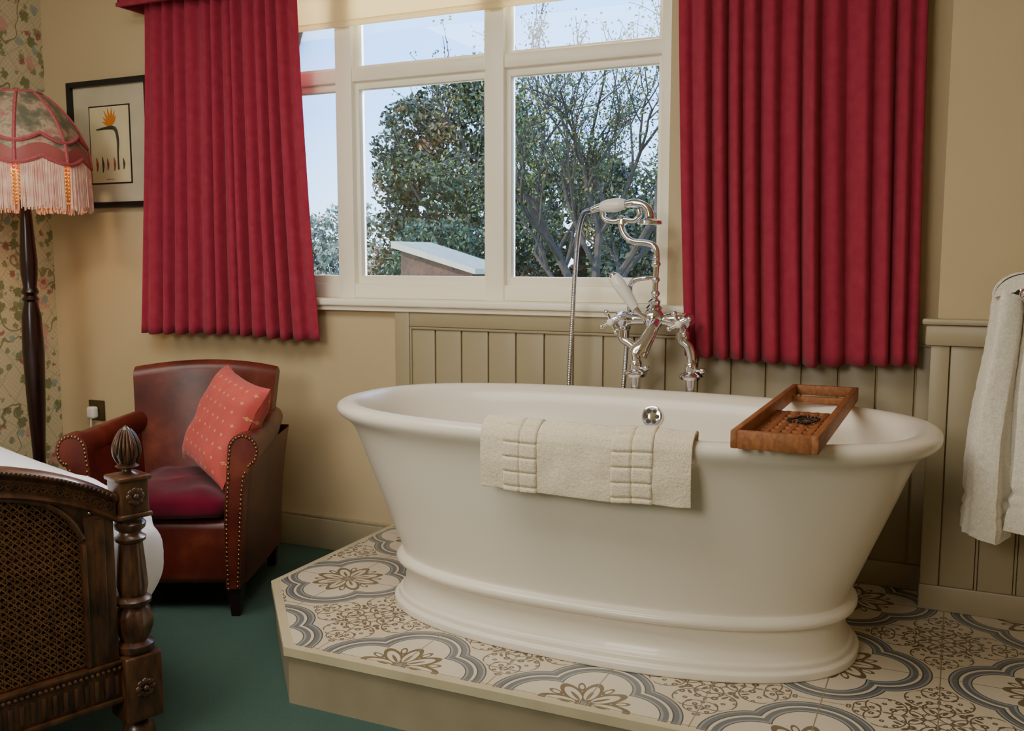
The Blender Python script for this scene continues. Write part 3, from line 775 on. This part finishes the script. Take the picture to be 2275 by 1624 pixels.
def post(x):
    mb=MB(); o_=-.012
    mb.box(x-.035,x+.035,-.035,.035,.605+o_,.695+o_,0,.006,3).box(x-.040,x+.040,-.040,.040,.688+o_,.70+o_,0,.004).box(x-.04,x+.04,-.04,.04,.60+o_,.612+o_,0,.004)
    mb.box(x-.045,x+.045,-.045,.045,.10,.26,0,.006,3)
    mb.lathe([(.036,.258),(.044,.268),(.044,.28),(.030,.288),(.034,.30),(.042,.325),(.043,.345),(.036,.362),(.028,.37),(.040,.378),(.042,.388),(.030,.398)],(x,0,0),32,flute=lambda a,z:(.08*cos(8*a) if .295<z<.365 else 0))
    mb.lathe([(.024,.394),(.031,.40),(.033,.42),(.030,.47),(.027,.525),(.034,.53),(.036,.538),(.026,.545),(.024,.552),(.034,.56),(.037,.572),(.030,.58),(.034,.59),(.034,.596)],(x,0,0),48,flute=lambda a,z:(.07*cos(12*a) if .405<z<.52 else 0))
    mb.lathe([(.03,.105),(.02,.09),(.034,.08),(.04,.055),(.032,.03),(.02,.012),(.024,0)],(x,0,0),24)
    for zc,r in ((.640,.022),(.18,.026)):
        for k in range(8):
            a=k*pi/4; mb.sph((x+r*.62*cos(a),-.0355 if zc>.5 else -.0455,zc+r*.62*sin(a)),.009,8,sc=(1,.55,1)); mb.sph((x+.0355 if zc>.5 else x+.0455,r*.62*cos(a),zc+r*.62*sin(a)),.009,8,sc=(.55,1,1))
        mb.sph((x,-.037 if zc>.5 else -.047,zc),.008,8)
    p=obj('bedpost',mb,M_oak,bd,angle=45)
    pr=[(.03,.686),(.022,.690),(.012,.695),(.011,.700),(.020,.704),(.027,.708),(.018,.713),(.022,.722),(.0275,.734),(.028,.748),(.024,.768),(.016,.786),(.008,.797),(.002,.803)]
    m2=MB().lathe(pr,(x,0,0),40)
    def rz(z):
        for i in range(len(pr)-1):
            if pr[i][1]<=z<=pr[i+1][1]: k=(z-pr[i][1])/(pr[i+1][1]-pr[i][1]); return pr[i][0]+(pr[i+1][0]-pr[i][0])*k
        return .003
    for k in range(10):   # overlapping carved leaves running to the tip
        for s0,lift in ((0,.716),(.5,.738)):
            a=2*pi*(k+s0)/10; P=[]
            for q in range(6):
                zz=lift+(.794-lift)*q/5; rr=rz(zz)*1.02+.0008; P.append((x+rr*cos(a),rr*sin(a),zz))
            m2.tube(P,[.0022,.0044,.0040,.0030,.0018],6,2)
    obj('finial',m2,M_oak,p,angle=60,label='carved pointed acorn finial')
post(0); post(-1.5)
mb=MB().box(-1.45,-.02,.05,1.62,.20,.34,0,.02,3); obj('bed_base',mb,M_darkwood,bd)
mb=MB().box(-1.44,-.0,.06,1.62,.34,.50,0,.04,4); obj('mattress',mb,M_white,bd)
for x,y in ((-1.4,1.55),(-.06,1.55)):
    mb=MB().lathe([(.025,0),(.03,.06),(.028,.21)],(x,y,0),16); obj('leg',mb,M_oak,bd)
mb=MB()
def duv(u,v):
    a=2*pi*u; b_=-pi/2+pi*v
    x_,y_=se(a,.825,.80,9); c=max(0,cos(b_))**.38; s_=math.copysign(abs(sin(b_))**.62,sin(b_))
    p=Vector((-.645+x_*c,.845+y_*c,.435+.205*s_))
    if p.x>.02: p.x=.02+(p.x-.02)*(.75+.25*cos((p.z-.42)*6))
    k=noise.noise(p*4)*.02+noise.noise(p*11)*.009+.008*sin(p.y*40+p.z*20)*(1 if x_>0 and s_<.4 else 0)
    return (p.x+k*(1 if x_>0 else -1)*c,p.y,p.z+k*.8)
mb.grid(duv,200,60,closeu=True)
Mb=Matrix.Translation(BO)@Matrix.Rotation(BR,4,'Z'); mb.v=[Mb@v for v in mb.v]
obj('duvet',mb,M_white,label='plump white cotton duvet spread over the bed',cat='duvet',angle=180)
# ------------------------------------------------------------------ towel on arm rail
tr=empty('towel_rail',(.15,3.01,1.10),label='chrome towel arm with ball end fixed to the wall',cat='towel rail')
mb=MB().tube([(.15,3.01,1.10),(.15,2.70,1.10)],.009,14,1).lathe([(.028,0),(.028,.006),(.014,.012),(.012,.03)],(.15,3.009,1.10),24,0,Matrix.Rotation(pi/2,4,'X')).sph((.15,2.69,1.10),.018,16)
obj('rail_arm',mb,M_chrome,tr,world=True)
mb=MB()
def flap(cx0,cx1,w0,w1,zb,seed):
    def fn(u,v):
        a=2*pi*u; z=1.10+(zb-1.10)*v
        cx=cx0+(cx1-cx0)*v**.8; w=w0+(w1-w0)*v; r=1+.16*sin(3*a+seed)+.12*sin(5*a+seed*2+v*1.5)+.06*sin(9*a+seed+v)
        x_,y_=se(a,w*r,.105+.012*sin(2*a+v*3),2.6)
        nn=noise.noise(Vector((x_*60,y_*60,z*60)))*.0018
        k=1-.12*math.exp(-((z-(zb+.10))/.012)**2)-.08*math.exp(-((z-(zb+.065))/.006)**2)
        return (cx+x_*k+.006*sin(v*7+seed)+nn,2.83+y_+nn,z+.008*sin(a*2))
    return fn
def addflap(*a):
    mb.grid(flap(*a),96,110,closeu=True)
    n=len(mb.v); mb.f.append([n-96+i for i in range(96)]); mb.m.append(0); mb.sm.append(False)
addflap(.118,.080,.038,.056,.455,.5); addflap(.195,.215,.040,.092,.475,2.2)
mb.grid(lambda u,v:(lambda a,y:(.156-.078*cos(a),2.83+y,1.090+.060*sin(a)+.004*sin(y*40)+.002*noise.noise(Vector((a*6,y*60,0)))))(pi*u,(v-.5)*.20),40,40)
for yy in (-.1,.1):
    ring=[(.156-.078*cos(pi*i/24),2.83+yy,1.090+.060*sin(pi*i/24)) for i in range(25)]+[(.156+.03*cos(pi*i/12),2.83+yy,1.105+.01*sin(pi*i/12)) for i in range(13)]
    mb.add(ring,[list(range(len(ring)))],0,False)
obj('towel',mb,M_towel,label='thick white bath towel folded over the chrome towel arm',cat='towel',angle=60)
mb=MB().lathe([(.014,0),(.014,.004),(.006,.008),(.006,.03),(.012,.036),(.010,.046),(.001,.05)],(.175,3.009,1.315),18,0,Matrix.Rotation(pi/2,4,'X'))
obj('robe_hook',mb,M_black,label='small dark robe hook on the wall above the towel',cat='hook')
# ------------------------------------------------------------------ outdoors
GZ=-3.0
obj('ground',MB().box(-60,30,4,70,GZ-.2,GZ),M_grass,keep=True,kind='structure')
def leaves(mb,c,rad,n,size,shell=.55):
    for _ in range(n):
        while True:
            p=Vector((random.uniform(-1,1),random.uniform(-1,1),random.uniform(-1,1)))
            if shell<p.length<1: break
        q=Vector((c[0]+p.x*rad[0],c[1]+p.y*rad[1],c[2]+p.z*rad[2]))
        a=Vector((random.gauss(0,1),random.gauss(0,1),random.gauss(0,1))).normalized(); b_=a.orthogonal().normalized()
        b_=Matrix.Rotation(random.uniform(0,6.28),3,a)@b_; d_=a.cross(b_); s_=size*random.uniform(.6,1.3)
        mb.add([q-b_*s_,q-d_*s_*.5,q+b_*s_,q+d_*s_*.5],[[0,1,2,3]],0,False)
def canopy(center,rad,nb,nl,br,size):
    mb=MB()
    for _ in range(nb):
        while True:
            p=Vector((random.uniform(-1,1),random.uniform(-1,1),random.uniform(-1,1)))
            if p.length<1: break
        r=br*random.uniform(.6,1.2)
        c=(center[0]+p.x*rad[0],center[1]+p.y*rad[1],max(.3,center[2]+p.z*rad[2]))
        leaves(mb,c,(r,r,r*.8),nl,size)
    mb.v=[Vector((v.x,v.y,max(v.z,.02))) for v in mb.v]
    return mb
def tree(name,base,label,mat,rad,cz,nb,nl,br,size,trunk_r=.2,th=5):
    t=empty(name,(base[0],base[1],GZ),label=label,cat='bush' if name=='bush' else 'tree')
    mb=MB().tube([(0,0,0),(.05,0,th*.4),(-.05,.1,th*.7),(.05,0,th)],[trunk_r,trunk_r*.8,trunk_r*.6,trunk_r*.3],10,5)
    for k in range(6):
        a=k*1.05; mb.tube([(0,0,th*(.45+.08*k)),(cos(a)*rad[0]*.35,sin(a)*rad[0]*.35,th*(.6+.06*k)),(cos(a)*rad[0]*.6,sin(a)*rad[0]*.6,th*(.7+.06*k))],[trunk_r*.4,trunk_r*.25,trunk_r*.1],7,4)
    obj('trunk',mb,M_bark,t)
    obj('foliage',canopy((0,0,cz-GZ),rad,nb,nl,br,size),mat,t,kind='stuff')
tree('tree',(-10.6,19.8),'dense green and amber tree standing outside the window',L1,(2.1,1.3,3.3),2.1,150,260,.55,.075,.2,6.2)
tree('tree',(-10.3,27),'full green tree behind the bare branched tree',L1,(3.3,1.6,4.0),.6,110,240,.8,.11,.25,6)
tree('bush',(-9.3,16.4),'rounded light green bush outside the window',L2,(1.1,.7,1.7),.4,70,260,.42,.05,.08,2.5)
tree('bush',(-5.6,20),'low green bush behind the bare branched tree',L4,(1.9,1.0,2.4),.0,90,220,.55,.07,.08,2.5)
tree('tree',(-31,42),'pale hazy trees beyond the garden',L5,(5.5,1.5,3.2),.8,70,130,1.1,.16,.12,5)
# bare branched tree
t=empty('tree',(-5.1,14,GZ),label='open branched autumn tree with sparse yellow leaves',cat='tree')
bmB=MB(); lf=MB()
def branch(p,d,l,r,depth):
    pts=[p]; q=p.copy(); dd=d.copy(); n=4
    for i in range(n):
        dd=(dd+Vector((random.gauss(0,.13),random.gauss(0,.13),random.gauss(0,.10)+.04))).normalized(); q=q+dd*l/n; pts.append(q.copy())
    bmB.tube(pts,[r,r*.62],5 if depth<3 else 7,2,cap=False)
    if depth==0 or r<.004:
        for k in range(4): leaves(lf,pts[random.randint(1,n)],(.14,.14,.14),3,.03,0)
        return
    if depth<=2:
        for k in range(4): leaves(lf,pts[random.randint(1,n)],(.22,.22,.22),4,.032,0)
    nb=4 if depth>2 else 3
    for k in range(nb):
        b_=pts[random.randint(2,n)] if k else pts[n]
        ax=Vector((random.gauss(0,1),random.gauss(0,1),random.gauss(0,.4))).normalized()
        nd=(dd*.8+ax*.62+Vector((0,0,.12))).normalized()
        branch(b_,nd,l*random.uniform(.6,.8),r*.55,depth-1)
bmB.tube([(0,0,0),(.05,0,1.5),(0,0,2.6),(-.03,0,3.4)],[.16,.13,.11,.10],9,5)
for d_,l,r in (((-.75,.1,.8),2.0,.07),((.1,0,1),2.1,.08),((.65,-.2,.9),1.9,.065),((-.3,.4,1),1.9,.06),((.35,.4,.9),1.8,.055),((-.55,-.3,.6),1.5,.045)):
    branch(Vector((-.02,0,random.uniform(2.9,3.4))),Vector(d_).normalized(),l,r,4)
obj('trunk',bmB,M_bark,t); obj('foliage',lf,L3,t,kind='stuff')
# garden shed with a lean-to roof
gb=empty('shed',(-5.12,9.4,GZ),label='small brown garden shed with a pale sloping roof',cat='shed')
M_brick=simple('weathered boards',C(92,60,38),.9,c2=C(52,38,28),ns=6)
M_roof=simple('pale roof felt',C(176,164,134),.9)
obj('shed_walls',MB().prism([(-.44,0),(.44,0),(.44,4.045),(-.44,4.30)],-.35,.35,0,'y'),M_brick,gb)
obj('roof',MB().prism([(-.50,4.37),(.52,4.075),(.52,4.02),(-.50,4.30)],-.45,.42,0,'y'),M_roof,gb)
# ------------------------------------------------------------------ light
w=bpy.data.worlds.new('sky'); S.world=w; w.use_nodes=True; nt=w.node_tree; bg=nt.nodes['Background']
tc=nt.nodes.new('ShaderNodeTexCoord'); sp=nt.nodes.new('ShaderNodeSeparateXYZ'); nt.links.new(tc.outputs['Generated'],sp.inputs[0])
rp=ramp(nt,sp.outputs[2],[(0,(.50,.75,1,1)),(.14,(.23,.50,1,1)),(.6,(.12,.34,.9,1))]); nt.links.new(rp,bg.inputs[0]); bg.inputs[1].default_value=5.8
sun=bpy.data.lights.new('sun','SUN'); sun.energy=8; sun.color=(1,.93,.8); sun.angle=.01
so_=bpy.data.objects.new('sun',sun); so_.rotation_euler=Vector((.65,.6,-.6)).to_track_quat('-Z','Y').to_euler(); S.collection.objects.link(so_)
def area(loc,tgt,sx,sy,e,col,portal=False):
    l=bpy.data.lights.new('area','AREA'); l.shape='RECTANGLE'; l.size=sx; l.size_y=sy; l.energy=e; l.color=col
    o=bpy.data.objects.new('area_light',l); o.location=loc; o.rotation_euler=(Vector(tgt)-Vector(loc)).to_track_quat('-Z','Y').to_euler(); S.collection.objects.link(o)
    if portal: l.cycles.is_portal=True
    return o
area((-1.89,3.35,1.7),(-1.89,0,1.7),1.9,1.3,1,(1,1,1),True)
area((-1.9,4.5,3.3),(-1.7,2.2,.8),3.0,1.2,1300,(1,.97,.92))  # added panel outdoors above the view, boosts daylight through the window
area((-1.3,-1.55,2.1),(-1.9,2.8,1.0),1.1,.9,44,(1,.95,.86))  # added fill behind the camera, stands in for an unseen window
area((-1.9,1.1,2.57),(-1.9,1.1,0),2.2,1.2,52,(1,.95,.86))  # added overhead fill panel, no visible fitting belongs to it
# ------------------------------------------------------------------ camera
cam=bpy.data.cameras.new('camera'); cam.sensor_width=36; cam.lens=33.74
co_=bpy.data.objects.new('camera',cam); co_.location=(0,0,1.19); co_.rotation_euler=(math.radians(90-6.4),0,math.radians(25)); S.collection.objects.link(co_)
S.camera=co_
